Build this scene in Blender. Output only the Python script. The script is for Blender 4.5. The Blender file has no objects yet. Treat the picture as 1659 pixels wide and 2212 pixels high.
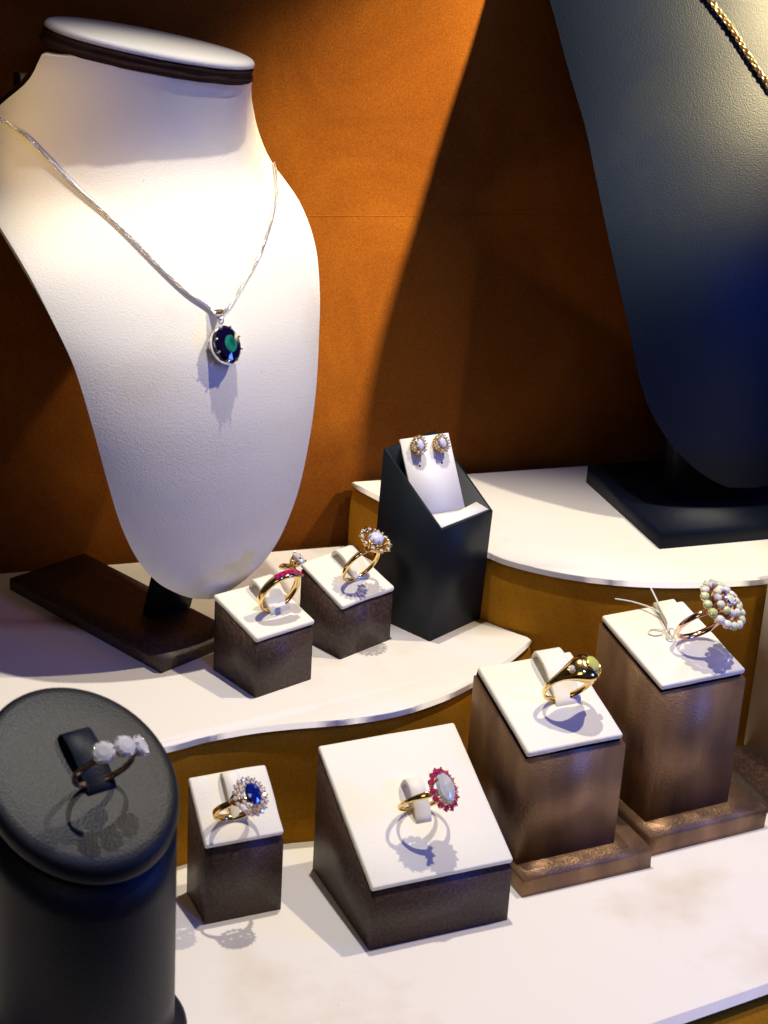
import bpy, bmesh, math, random
from mathutils import Vector, Matrix, noise
random.seed(7)
S = 0.01                       # shapes below are written in centimetres, the scene is in metres
sc = bpy.context.scene
PI = math.pi

# ------------------------------------------------------------------ camera
P, RR, HC = 0.4010592, 0.0601369, 40.0
cam_d = bpy.data.cameras.new('camera')
cam = bpy.data.objects.new('camera', cam_d)
sc.collection.objects.link(cam)
fw = Vector((0, math.cos(P), -math.sin(P)))
up = Vector((0, math.sin(P), math.cos(P)))
rt = Vector((1, 0, 0))
r2 = rt*math.cos(RR) + up*math.sin(RR)
u2 = -rt*math.sin(RR) + up*math.cos(RR)
m = Matrix.Identity(4)
for i in range(3):
    m[i][0] = r2[i]; m[i][1] = u2[i]; m[i][2] = -fw[i]
m[2][3] = HC*S
cam.matrix_world = m
cam_d.sensor_fit = 'HORIZONTAL'; cam_d.sensor_width = 36
cam_d.lens = 36*4000/1659
cam_d.clip_start = 0.01; cam_d.clip_end = 50
cam_d.dof.use_dof = True; cam_d.dof.focus_distance = 0.74; cam_d.dof.aperture_fstop = 30
sc.camera = cam

# ------------------------------------------------------------------ world and light
w = bpy.data.worlds.new('World'); sc.world = w; w.use_nodes = True
nt = w.node_tree
bg = nt.nodes['Background']; bg.inputs['Strength'].default_value = 0.04
tc = nt.nodes.new('ShaderNodeTexCoord')
nz = nt.nodes.new('ShaderNodeTexNoise'); nz.inputs['Scale'].default_value = 2.2; nz.inputs['Detail'].default_value = 2
cr = nt.nodes.new('ShaderNodeValToRGB')
cr.color_ramp.elements[0].position = 0.38; cr.color_ramp.elements[0].color = (0.05, 0.06, 0.10, 1)
cr.color_ramp.elements[1].position = 0.66; cr.color_ramp.elements[1].color = (0.95, 0.80, 0.72, 1)
nt.links.new(tc.outputs['Generated'], nz.inputs['Vector']); nt.links.new(nz.outputs['Fac'], cr.inputs['Fac'])
nt.links.new(cr.outputs['Color'], bg.inputs['Color'])

def lamp(name, kind, loc, aim, power, col, size, spot=None, blend=0.4, size_y=None):
    d = bpy.data.lights.new(name, kind); d.energy = power; d.color = col
    if kind == 'SPOT':
        d.spot_size = math.radians(spot); d.spot_blend = blend; d.shadow_soft_size = size*S
    else:
        d.size = size*S
        if size_y: d.shape = 'RECTANGLE'; d.size_y = size_y*S
    o = bpy.data.objects.new(name, d); sc.collection.objects.link(o)
    o.location = Vector(loc)*S
    o.rotation_euler = (Vector(aim)-Vector(loc)).to_track_quat('-Z', 'Y').to_euler()
    return o
# case spotlights high above, behind and to the right of the jewellery
lamp('spot_light_key', 'SPOT', (20, 65, 58), (0, 56.5, 3), 7.0, (1.0, 0.88, 0.66), 0.55, 57, 0.35)
lamp('spot_light_cool', 'SPOT', (-0.5, 65, 78), (4, 52, 0), 13.5, (1.0, 0.94, 0.84), 0.6, 46, 0.4)
lamp('spot_light_right', 'SPOT', (50, 60.3, 57), (4.0, 80.5, 23.5), 120.0, (1.0, 0.80, 0.42), 1.4, 22, 0.9)
lamp('spot_light_warm', 'SPOT', (-34, 48, 36), (-12.5, 66, 25.5), 2.6, (1.0, 0.66, 0.22), 0.6, 17, 0.8)
lamp('blue_light', 'AREA', (42, 46, 20), (14, 66, 14), 0.66, (0.04, 0.13, 1.0), 8)
lamp('blue_shadow_fill', 'AREA', (14, 34, 52), (0, 62, 6), 0.42, (0.12, 0.20, 1.0), 4)  # added fill, not a case lamp: turns the shadows on the pads blue
lamp('front_fill', 'AREA', (-4, 8, 58), (0, 66, 8), 0.26, (1.0, 0.86, 0.74), 18)  # added soft fill for ambient shop light, not one of the case lamps

sc.view_settings.view_transform = 'Standard'; sc.view_settings.look = 'None'
sc.view_settings.exposure = 0.08; sc.view_settings.gamma = 1.0
sc.view_settings.use_curve_mapping = False

# ------------------------------------------------------------------ materials
def new_mat(name, base, rough=0.5, metal=0.0, spec=0.5, **k):
    mt = bpy.data.materials.new(name); mt.use_nodes = True
    b = mt.node_tree.nodes['Principled BSDF']
    b.inputs['Base Color'].default_value = (*base, 1); b.inputs['Roughness'].default_value = rough
    b.inputs['Metallic'].default_value = metal; b.inputs['Specular IOR Level'].default_value = spec
    for kk, v in k.items():
        b.inputs[kk.replace('_', ' ')].default_value = v
    return mt
def _n(mt, t, **k):
    n = mt.node_tree.nodes.new(t)
    for kk, v in k.items(): setattr(n, kk, v)
    return n
def _tex(mt, scale, detail=3, kind='noise', rough=0.5, dist=0.0, stretch=None):
    c = _n(mt, 'ShaderNodeTexCoord'); src = c.outputs['Object']
    if stretch:
        mp = _n(mt, 'ShaderNodeMapping'); mp.inputs['Scale'].default_value = stretch
        mt.node_tree.links.new(src, mp.inputs['Vector']); src = mp.outputs['Vector']
    if kind == 'noise':
        t = _n(mt, 'ShaderNodeTexNoise'); t.inputs['Scale'].default_value = scale
        t.inputs['Detail'].default_value = detail; t.inputs['Roughness'].default_value = rough
        t.inputs['Distortion'].default_value = dist; out = t.outputs['Fac']
    else:
        t = _n(mt, 'ShaderNodeTexVoronoi'); t.feature = 'SMOOTH_F1'; t.inputs['Scale'].default_value = scale
        t.inputs['Smoothness'].default_value = 0.6; out = t.outputs['Distance']
    mt.node_tree.links.new(src, t.inputs['Vector'])
    return out
def bump(mt, layers):
    b = mt.node_tree.nodes['Principled BSDF']; prev = None
    for (out, strength, dist) in layers:
        bn = _n(mt, 'ShaderNodeBump'); bn.inputs['Strength'].default_value = strength
        bn.inputs['Distance'].default_value = dist*S
        mt.node_tree.links.new(out, bn.inputs['Height'])
        if prev: mt.node_tree.links.new(prev.outputs['Normal'], bn.inputs['Normal'])
        prev = bn
    mt.node_tree.links.new(prev.outputs['Normal'], b.inputs['Normal'])
def tint(mt, out, stops, slot='Base Color'):
    r = _n(mt, 'ShaderNodeValToRGB'); el = r.color_ramp.elements
    el[0].position, el[0].color = stops[0][0], (*stops[0][1], 1)
    el[1].position, el[1].color = stops[-1][0], (*stops[-1][1], 1)
    for p, c in stops[1:-1]:
        x = el.new(p); x.color = (*c, 1)
    mt.node_tree.links.new(out, r.inputs['Fac'])
    mt.node_tree.links.new(r.outputs['Color'], mt.node_tree.nodes['Principled BSDF'].inputs[slot])
    return r

def leatherette(name, base, stain, grain=1500, rough=0.5, gs=0.55, gd=0.007, spec=0.4, sscale=28, smin=0.32):
    mt = new_mat(name, base, rough, spec=spec)
    v = _tex(mt, grain, kind='vor'); n1 = _tex(mt, grain*0.9, 2, dist=1.2)
    bump(mt, [(_tex(mt, 60, 2), 0.12 if base[0] > 0.5 else 0.03, 0.02), (n1, gs*(0.7 if base[0] > 0.5 else 0.3), gd), (v, gs, gd)])
    r = tint(mt, _tex(mt, sscale, 5, rough=0.6), [(smin, stain), (smin+0.16, base), (1.0, base)])
    if base[0] > 0.5:
        c = _n(mt, 'ShaderNodeTexCoord'); vv = _n(mt, 'ShaderNodeTexVoronoi'); vv.inputs['Scale'].default_value = 75
        mt.node_tree.links.new(c.outputs['Object'], vv.inputs['Vector'])
        lt = _n(mt, 'ShaderNodeMath', operation='LESS_THAN'); lt.inputs[1].default_value = 0.020
        mt.node_tree.links.new(vv.outputs['Distance'], lt.inputs[0])
        mx = _n(mt, 'ShaderNodeMix', data_type='RGBA'); mx.inputs['B'].default_value = (0.25, 0.20, 0.15, 1)
        mf = _n(mt, 'ShaderNodeMath', operation='MULTIPLY'); mf.inputs[1].default_value = 0.6
        mt.node_tree.links.new(lt.outputs[0], mf.inputs[0]); mt.node_tree.links.new(mf.outputs[0], mx.inputs['Factor'])
        mt.node_tree.links.new(r.outputs['Color'], mx.inputs['A']); mt.node_tree.links.new(mx.outputs['Result'], mt.node_tree.nodes['Principled BSDF'].inputs['Base Color'])
    return mt
M = {}
M['cream'] = leatherette('cream_leatherette', (0.80, 0.76, 0.65), (0.75, 0.68, 0.50), sscale=20, smin=0.26)
M['cream_bust'] = leatherette('bust_leatherette', (0.72, 0.685, 0.60), (0.67, 0.60, 0.45), grain=1400, gs=0.9, sscale=14, smin=0.28)
M['cream_shelf'] = leatherette('shelf_leatherette', (0.80, 0.75, 0.67), (0.68, 0.60, 0.47), grain=1500, gs=0.3, sscale=11, smin=0.27)
M['card'] = leatherette('card_leatherette', (0.80, 0.78, 0.76), (0.78, 0.75, 0.70), grain=1500, gs=0.3)
M['black'] = leatherette('black_leatherette', (0.0045, 0.0065, 0.012), (0.006, 0.008, 0.013), grain=1500, rough=0.45, gs=1.0, gd=0.0075, spec=0.24)
M['navy'] = leatherette('navy_leatherette', (0.0035, 0.0065, 0.016), (0.005, 0.008, 0.016), grain=1700, rough=0.42, gs=0.9, gd=0.006, spec=0.12)
M['blackpaper'] = leatherette('black_box_paper', (0.006, 0.010, 0.014), (0.008, 0.012, 0.016), grain=1500, rough=0.5, gs=0.45, gd=0.006, spec=0.22)

def brown_paper(name):
    mt = new_mat(name, (0.05, 0.03, 0.025), 0.5, spec=0.45)
    n = _tex(mt, 850, 4, rough=0.65)
    tint(mt, n, [(0.36, (0.020, 0.016, 0.015)), (0.52, (0.056, 0.030, 0.020)), (0.68, (0.12, 0.055, 0.034))])
    bump(mt, [(_tex(mt, 60, 2), 0.2, 0.04), (_tex(mt, 800, 3), 0.6, 0.012)])
    return mt
M['brown'] = brown_paper('speckled_brown_leatherette')
def bronze(name):
    mt = new_mat(name, (0.34, 0.21, 0.13), 0.45, metal=0.6, spec=0.5)
    v = _tex(mt, 1000, kind='vor'); n = _tex(mt, 900, 2, dist=1.5)
    bump(mt, [(_tex(mt, 70, 3, stretch=(1, 1, 0.35)), 0.8, 0.12), (n, 0.8, 0.010), (v, 0.9, 0.010)])
    tint(mt, _tex(mt, 60, 3, stretch=(1, 1, 0.3)), [(0.3, (0.13, 0.072, 0.036)), (0.7, (0.37, 0.215, 0.105))])  # pale vertical streaks in the colour imitate reflected light
    return mt
M['bronze'] = bronze('bronze_leatherette')
def suede(name, a, b, c, sheen):
    mt = new_mat(name, b, 0.95, spec=0.1)
    n = _tex(mt, 1500, 4, rough=0.7)
    big = _tex(mt, 14, 5, rough=0.6, dist=0.8)
    ad = _n(mt, 'ShaderNodeMath', operation='MULTIPLY_ADD'); ad.inputs[1].default_value = 0.55
    mt.node_tree.links.new(n, ad.inputs[0])
    sb = _n(mt, 'ShaderNodeMath', operation='MULTIPLY'); sb.inputs[1].default_value = 0.45
    mt.node_tree.links.new(big, sb.inputs[0]); mt.node_tree.links.new(sb.outputs[0], ad.inputs[2])
    tint(mt, ad.outputs[0], [(0.32, a), (0.5, b), (0.68, c)])
    bump(mt, [(_tex(mt, 40, 3), 0.25, 0.05), (n, 0.4, 0.02)])
    bs = mt.node_tree.nodes['Principled BSDF']
    bs.inputs['Sheen Weight'].default_value = 0.35; bs.inputs['Sheen Tint'].default_value = (*sheen, 1)
    bs.inputs['Sheen Roughness'].default_value = 0.4
    return mt
M['suede'] = suede('orange_brown_suede', (0.065, 0.015, 0.001), (0.12, 0.034, 0.002), (0.19, 0.062, 0.005), (0.8, 0.35, 0.1))
M['velvet'] = suede('ochre_velvet', (0.22, 0.085, 0.004), (0.38, 0.165, 0.008), (0.52, 0.24, 0.016), (0.9, 0.5, 0.1))
M['trim'] = new_mat('dark_brown_felt', (0.028, 0.014, 0.010), 0.95, spec=0.1)
bump(M['trim'], [(_tex(M['trim'], 500, 4, rough=0.7), 0.9, 0.05)])
M['gap'] = new_mat('dark_lining', (0.010, 0.008, 0.008), 0.9, spec=0.1)
M['edge'] = new_mat('worn_card_edge', (0.40, 0.30, 0.16), 0.8)
M['tan'] = new_mat('tan_card', (0.42, 0.28, 0.12), 0.7)
def metal(name, col, rough=0.12, sc_=90):
    mt = new_mat(name, col, rough, metal=1.0)
    bump(mt, [(_tex(mt, sc_, 2), 0.10, 0.02)])
    return mt
M['gold'] = metal('yellow_gold', (0.95, 0.66, 0.25))
M['rose'] = metal('rose_gold', (0.93, 0.62, 0.42))
M['silver'] = metal('silver', (0.95, 0.94, 0.93), 0.14)
M['pink'] = new_mat('ruby', (0.78, 0.02, 0.25), 0.04, spec=0.9, Transmission_Weight=0.55, IOR=1.76)
M['sapph'] = new_mat('blue_sapphire', (0.004, 0.020, 0.30), 0.02, spec=1.0, Transmission_Weight=0.45, IOR=1.77)
M['diamond'] = new_mat('diamond', (0.97, 0.96, 0.98), 0.0, spec=1.0, Transmission_Weight=0.35, IOR=2.4)
M['aqua'] = new_mat('pale_blue_topaz', (0.94, 0.96, 1.0), 0.0, spec=1.0, Transmission_Weight=0.55, IOR=1.75)
M['amethyst'] = new_mat('dark_violet_stone', (0.006, 0.003, 0.035), 0.02, spec=0.8, Transmission_Weight=0.35, IOR=1.7)
M['teal'] = new_mat('painted_table_reflection', (0.01, 0.16, 0.12), 0.03, spec=1.0)  # green reflection on the pendant stone's table, painted as a colour
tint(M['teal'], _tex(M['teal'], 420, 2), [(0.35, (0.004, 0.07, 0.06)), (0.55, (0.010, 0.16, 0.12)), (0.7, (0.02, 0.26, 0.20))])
M['moon'] = new_mat('milky_moonstone', (0.62, 0.63, 0.80), 0.06, spec=0.8, Subsurface_Weight=0.3)
M['moon'].node_tree.nodes['Principled BSDF'].inputs['Subsurface Scale'].default_value = 0.001
def opal(name, a, b, c):
    mt = new_mat(name, b, 0.07, spec=0.8)
    tint(mt, _tex(mt, 260, 2), [(0.35, a), (0.5, b), (0.66, c)])
    bs = mt.node_tree.nodes['Principled BSDF']
    bs.inputs['Transmission Weight'].default_value = 0.12; bs.inputs['Subsurface Weight'].default_value = 0.3; bs.inputs['Subsurface Scale'].default_value = 0.0008
    return mt
M['opal'] = opal('white_opal', (0.55, 0.58, 0.26), (0.76, 0.72, 0.48), (0.90, 0.84, 0.68))
M['opal_grey'] = opal('grey_opal', (0.50, 0.52, 0.42), (0.68, 0.66, 0.55), (0.82, 0.78, 0.70))
M['opal_green'] = opal('green_opal', (0.42, 0.52, 0.05), (0.55, 0.62, 0.25), (0.70, 0.74, 0.50))
M['catseye'] = opal('yellow_green_cabochon', (0.50, 0.56, 0.06), (0.62, 0.58, 0.12), (0.45, 0.62, 0.35))
M['thread'] = new_mat('cotton_thread', (0.66, 0.68, 0.62), 0.9, spec=0.1)
M['violet_metal'] = metal('polished_bezel', (0.70, 0.68, 0.90), 0.08)

# ------------------------------------------------------------------ helpers
def link(name, bm, mat, parent=None, smooth=True, mats=None):
    bmesh.ops.recalc_face_normals(bm, faces=bm.faces[:])
    for v in bm.verts: v.co *= S
    me = bpy.data.meshes.new(name); bm.to_mesh(me); bm.free()
    for p in me.polygons: p.use_smooth = smooth
    me.materials.append(M[mat])
    for x in (mats or []): me.materials.append(M[x])
    o = bpy.data.objects.new(name, me); sc.collection.objects.link(o)
    if parent is not None: o.parent = parent
    return o
def tag(o, label=None, cat=None, group=None, kind=None):
    if label: o['label'] = label
    if cat: o['category'] = cat
    if group: o['group'] = group
    if kind: o['kind'] = kind
    return o
def empty(name, mat4, label, cat, group=None):
    o = bpy.data.objects.new(name, None); sc.collection.objects.link(o)
    o.empty_display_size = 0.01
    mm = mat4.copy()
    mm.translation = mm.translation*S
    o.matrix_world = mm
    return tag(o, label, cat, group)
def at(x, y, z, yaw=0):
    return Matrix.Translation((x, y, z)) @ Matrix.Rotation(math.radians(yaw), 4, 'Z')
def catmull(pts, n=8, closed=False):
    out = []; N = len(pts); P_ = [Vector(p) for p in pts]
    rng = N if closed else N-1
    for i in range(rng):
        p0 = P_[(i-1) % N] if closed or i > 0 else P_[0]*2-P_[1]
        p1 = P_[i]; p2 = P_[(i+1) % N]
        p3 = P_[(i+2) % N] if closed or i+2 < N else P_[-1]*2-P_[-2]
        for k in range(n):
            t = k/n
            out.append(0.5*((2*p1)+(p2-p0)*t+(2*p0-5*p1+4*p2-p3)*t*t+(3*p1-p0-3*p2+p3)*t**3))
    if not closed: out.append(P_[-1])
    return out
def bevel(bm, w_, seg=3, ang=0.5):
    es = [e for e in bm.edges if len(e.link_faces) == 2 and e.calc_face_angle(0) > ang]
    bmesh.ops.bevel(bm, geom=es, offset=w_, segments=seg, profile=0.5, affect='EDGES', clamp_overlap=True)
def hexa(c):
    """eight corners: four bottom (ccw), four top"""
    bm = bmesh.new(); v = [bm.verts.new(p) for p in c]
    for f in ((3, 2, 1, 0), (4, 5, 6, 7), (0, 1, 5, 4), (1, 2, 6, 5), (2, 3, 7, 6), (3, 0, 4, 7)):
        bm.faces.new([v[i] for i in f])
    return bm
def boxm(x0, x1, y0, y1, z0, z1, bv=0.0, seg=3):
    bm = hexa([(x0, y0, z0), (x1, y0, z0), (x1, y1, z0), (x0, y1, z0), (x0, y0, z1), (x1, y0, z1), (x1, y1, z1), (x0, y1, z1)])
    if bv: bevel(bm, bv, seg)
    return bm
def join(bm, other):
    me = bpy.data.meshes.new('tmp'); other.to_mesh(me); other.free(); bm.from_mesh(me); bpy.data.meshes.remove(me)
def densify(bm, cuts, amp, freq, seed=0):
    for _ in range(cuts):
        bmesh.ops.subdivide_edges(bm, edges=bm.edges[:], cuts=1, use_grid_fill=True)
    bm.normal_update()
    for v in bm.verts:
        p = v.co*freq + Vector((seed*7.3, seed*1.7, seed))
        v.co += v.normal*noise.noise(p)*amp
def prism(outline, z0, z1, bv=0, seg=3):
    bm = bmesh.new()
    a = [bm.verts.new((p[0], p[1], z0)) for p in outline]; b = [bm.verts.new((p[0], p[1], z1)) for p in outline]
    n = len(a)
    bm.faces.new(list(reversed(a))); ft = bm.faces.new(b)
    for i in range(n): bm.faces.new((a[i], a[(i+1) % n], b[(i+1) % n], b[i]))
    if bv:
        es = [e for f in bm.faces if len(f.verts) > 4 for e in f.edges]
        bmesh.ops.bevel(bm, geom=list(set(es)), offset=bv, segments=seg, profile=0.5, affect='EDGES', clamp_overlap=True)
    return bm
def tube(path, r, seg=10, closed=False, cap=True, rfun=None, flat=1.0):
    bm = bmesh.new(); n = len(path); rings = []
    P_ = [Vector(p) for p in path]
    t0 = (P_[1]-P_[0]).normalized(); ref = Vector((0, 0, 1)) if abs(t0.z) < 0.9 else Vector((1, 0, 0))
    nrm = (ref-t0*ref.dot(t0)).normalized()
    for i in range(n):
        a = P_[(i-1) % n] if closed or i > 0 else P_[i]; b = P_[(i+1) % n] if closed or i < n-1 else P_[i]
        t = (b-a).normalized(); nrm = (nrm-t*nrm.dot(t)).normalized(); bi = t.cross(nrm)
        rr = r*(rfun(i/(n-1)) if rfun else 1)
        rings.append([bm.verts.new(P_[i]+(nrm*math.cos(2*PI*k/seg)*flat+bi*math.sin(2*PI*k/seg))*rr) for k in range(seg)])
    for i in range(n if closed else n-1):
        A, B = rings[i], rings[(i+1) % n]
        for k in range(seg): bm.faces.new((A[k], A[(k+1) % seg], B[(k+1) % seg], B[k]))
    if cap and not closed:
        bm.faces.new(list(reversed(rings[0]))); bm.faces.new(rings[-1])
    return bm
def ball(c, r, u=10, v=8, sc_=(1, 1, 1)):
    bm = bmesh.new()
    bmesh.ops.create_uvsphere(bm, u_segments=u, v_segments=v, radius=r)
    for q in bm.verts: q.co = Vector((q.co.x*sc_[0], q.co.y*sc_[1], q.co.z*sc_[2]))+Vector(c)
    return bm
def place(bm, mat4):
    bm.transform(mat4); return bm
def frame_at(c, nrm, xdir=(1, 0, 0)):
    n = Vector(nrm).normalized(); x = Vector(xdir); x = (x-n*x.dot(n)).normalized(); y = n.cross(x)
    mm = Matrix.Identity(4)
    for i in range(3): mm[i][0] = x[i]; mm[i][1] = y[i]; mm[i][2] = n[i]; mm[i][3] = c[i]
    return mm
def gem(rx, ry, n=12, depth=0.8, crown=0.42, tab=0.44, table_mat=None):
    """faceted stone, girdle at z=0, table up"""
    r = min(rx, ry); bm = bmesh.new()
    T = [bm.verts.new((rx*tab*math.cos(2*PI*(k+.5)/n), ry*tab*math.sin(2*PI*(k+.5)/n), r*crown)) for k in range(n)]
    K = [bm.verts.new((rx*.84*math.cos(2*PI*k/n), ry*.84*math.sin(2*PI*k/n), r*crown*.62)) for k in range(n)]
    G = [bm.verts.new((rx*math.cos(2*PI*(k+.5)/n), ry*math.sin(2*PI*(k+.5)/n), 0.02*r)) for k in range(n)]
    G2 = [bm.verts.new((rx*math.cos(2*PI*(k+.5)/n), ry*math.sin(2*PI*(k+.5)/n), -0.05*r)) for k in range(n)]
    Q = [bm.verts.new((rx*.5*math.cos(2*PI*k/n), ry*.5*math.sin(2*PI*k/n), -r*depth*.62)) for k in range(n)]
    c = bm.verts.new((0, 0, -r*depth))
    f = bm.faces.new(T)
    if table_mat: f.material_index = 1
    for k in range(n):
        j = (k+1) % n
        bm.faces.new((T[k], K[j], T[j])); bm.faces.new((T[k], K[k], K[j])) if False else None
        bm.faces.new((K[k], G[k], K[j])); bm.faces.new((K[k], K[j], T[k])) if False else None
        bm.faces.new((T[k-1], K[k], T[k])) if False else None
        bm.faces.new((K[j], G[k], G[j])) if True else None
        bm.faces.new((T[k], K[k], K[j])) if True else None
        bm.faces.new((G[k], G2[k], G2[j], G[j]))
        bm.faces.new((G2[k], Q[j], G2[j])); bm.faces.new((G2[k], Q[k], Q[j])); bm.faces.new((Q[k], c, Q[j]))
    bmesh.ops.remove_doubles(bm, verts=bm.verts[:], dist=1e-6)
    return bm
def cab(rx, ry, h, u=20, v=8):
    bm = bmesh.new(); rings = []
    for i in range(v):
        a = (PI/2)*i/v
        rings.append([bm.verts.new((rx*math.cos(a)*math.cos(2*PI*k/u), ry*math.cos(a)*math.sin(2*PI*k/u), h*math.sin(a))) for k in range(u)])
    top = bm.verts.new((0, 0, h))
    for i in range(v-1):
        for k in range(u): bm.faces.new((rings[i][k], rings[i][(k+1) % u], rings[i+1][(k+1) % u], rings[i+1][k]))
    for k in range(u): bm.faces.new((rings[-1][k], rings[-1][(k+1) % u], top))
    bm.faces.new(list(reversed(rings[0])))
    return bm
def prong(p0, p1, r=0.035, tip=1.4):
    p0, p1 = Vector(p0), Vector(p1)
    bm = tube([p0, p0.lerp(p1, .5), p1], r, 8)
    join(bm, ball(p1, r*tip, 8, 6)); return bm
def lathe_ellipse(rx, ry, prof, n=32):
    """closed profile of (scale offset dr, z) swept round an ellipse"""
    bm = bmesh.new(); rings = []
    for k in range(n):
        a = 2*PI*k/n; rings.append([bm.verts.new(((rx+d)*math.cos(a), (ry+d)*math.sin(a), z)) for d, z in prof])
    m_ = len(prof)
    for k in range(n):
        A, B = rings[k], rings[(k+1) % n]
        for i in range(m_): bm.faces.new((A[i], B[i], B[(i+1) % m_], A[(i+1) % m_]))
    return bm

# ------------------------------------------------------------------ the setting
def wall_y(x): return 78.55+0.35*x
# backdrop wall: a thick suede covered board with a faint horizontal seam
def wall():
    bm = bmesh.new(); nx, nz = 60, 50
    g = [[None]*(nz+1) for _ in range(nx+1)]
    for i in range(nx+1):
        for j in range(nz+1):
            x = -45+90*i/nx; z = -10+75*j/nz
            y = wall_y(x)+0.12*noise.noise(Vector((x*.12, z*.12, 3)))
            g[i][j] = bm.verts.new((x, y, z))
    for i in range(nx):
        for j in range(nz): bm.faces.new((g[i][j], g[i+1][j], g[i+1][j+1], g[i][j+1]))
    r = bmesh.ops.extrude_face_region(bm, geom=bm.faces[:])
    for v in r['geom']:
        if isinstance(v, bmesh.types.BMVert): v.co += Vector((-.7, 2, 0))
    return bm
o = link('backdrop_wall', wall(), 'suede'); tag(o, kind='structure')
# faint seam where two lengths of suede meet
sm = tube([(x, wall_y(x)-0.0+0.12*noise.noise(Vector((x*.12, 20.6*.12, 3))), 20.6-0.02*x) for x in [i*1.5-20 for i in range(34)]], 0.02, 6)
sob = link('wall_seam', sm, 'suede', o)

# lower display platform
front = [(-40, 22), (-20, 34.5), (-8, 41.0), (0, 45.4), (5, 48.3), (10.05, 51.29), (14.5, 53.94), (20, 57.4), (40, 70)]
fr = catmull([(x, y, 0) for x, y in front], 6)
outl = [(p.x, p.y) for p in fr]+[(40, 91.8), (-40, 63.8)]
o = link('display_platform', prism(outl, -0.5, 0, 0.16, 4), 'cream_shelf'); tag(o, kind='structure')
vel = catmull([(x+.12, y+.22, 0) for x, y in front], 6)
bm = prism([(p.x, p.y) for p in vel]+[(39, 91), (-39, 63.4)], -14, -0.62)
link('platform_front', bm, 'velvet', o)
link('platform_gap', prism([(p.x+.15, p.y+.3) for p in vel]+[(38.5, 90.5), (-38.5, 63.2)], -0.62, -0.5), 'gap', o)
o = link('floor', boxm(-60, 60, -10, 100, -16, -14.2), 'gap', None, False); tag(o, kind='structure')

def inset(pts, dx, dy): return [(p[0]+dx, p[1]+dy) for p in pts]
def step(name, outline_front, ends, z, label, off=(0.0, 0.16)):
    e = empty(name, Matrix.Identity(4), label, 'display step')
    f = [(p.x, p.y) for p in outline_front]
    t = prism(f+ends, z-0.26, z, 0.11, 4)
    link('top_panel', t, 'cream_shelf', e)
    g = [(p[0]+off[0], p[1]+off[1]) for p in f]
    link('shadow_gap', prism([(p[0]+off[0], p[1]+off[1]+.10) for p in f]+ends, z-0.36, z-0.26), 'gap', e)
    bm = bmesh.new()
    # velvet riser, its top edge rolled over softly
    prof = [(0.16, z-0.36), (0.08, z-0.40), (0.01, z-0.55), (-0.05, z-0.85), (-0.09, z-1.3), (-0.10, z-1.9), (-0.06, z*0.4), (0.0, 0.02)]
    rows = []
    for k, p in enumerate(g):
        a = Vector(g[max(0, k-1)]); b = Vector(g[min(len(g)-1, k+1)]); t_ = (b-a).normalized(); nn = Vector((-t_.y, t_.x))
        rows.append([bm.verts.new((p[0]+nn.x*d, p[1]+nn.y*d, zz)) for d, zz in prof])
    for k in range(len(rows)-1):
        for i in range(len(prof)-1): bm.faces.new((rows[k][i], rows[k+1][i], rows[k+1][i+1], rows[k][i+1]))
    bk = [(q[0], q[1]-.3) for q in ends]
    B = [[bm.verts.new((q[0], q[1], z-0.36)), bm.verts.new((q[0], q[1], 0.02))] for q in bk]
    loop = [(r_[0], r_[-1]) for r_ in rows]+[tuple(b) for b in B]
    bm.faces.new([l[0] for l in loop])
    n0 = len(rows)-1
    seq = [(r_[0], r_[-1]) for r_ in (rows[-1],)]+[tuple(b) for b in B]
    for i in range(len(seq)-1): bm.faces.new((seq[i][0], seq[i+1][0], seq[i+1][1], seq[i][1]))
    bm.faces.new((seq[-1][0], rows[0][0], rows[0][-1], seq[-1][1]))
    link('velvet_riser', bm, 'velvet', e)
    return e
Z1, Z2 = 5.41, 8.54
mid_front = catmull([(-40, 44, 0), (-24, 52, 0), (-14, 55.8, 0), (-10, 57.2, 0), (-7.3, 58.56, 0), (-5.97, 59.46, 0), (-4.33, 60.28, 0), (-2.81, 60.81, 0), (-.92, 61.36, 0),
                     (.82, 62.11, 0), (2.24, 63.16, 0), (3.51, 64.41, 0), (4.66, 66.0, 0), (5.64, 67.5, 0), (6.45, 69.0, 0)], 5)
step('display_step', mid_front, [(6.3, 69.25), (5.0, 69.9), (4.2, 70.5), (3.2, 71.6), (2.0, 73.1), (0.2, 75.2), (-1.7, 77.4), (-40, 64.1)], Z1,
     'low white topped display step with ochre velvet front, under the white bust')
top_front = catmull([(-1.55, 77.5, 0), (0.3, 75.3, 0), (2.1, 73.2, 0), (3.3, 71.7, 0), (4.4, 70.6, 0), (5.3, 69.85, 0), (7.15, 69.02, 0), (9.02, 68.63, 0), (10.91, 68.57, 0),
                     (12.83, 68.79, 0), (14.78, 69.24, 0), (15.9, 69.6, 0), (18.5, 70.9, 0), (22, 73.0, 0), (34, 80, 0)], 5)
step('display_step', top_front, [(34, 89.8)], Z2, 'taller white topped display step at right, under the black bust', off=(0.06, 0.13))

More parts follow.
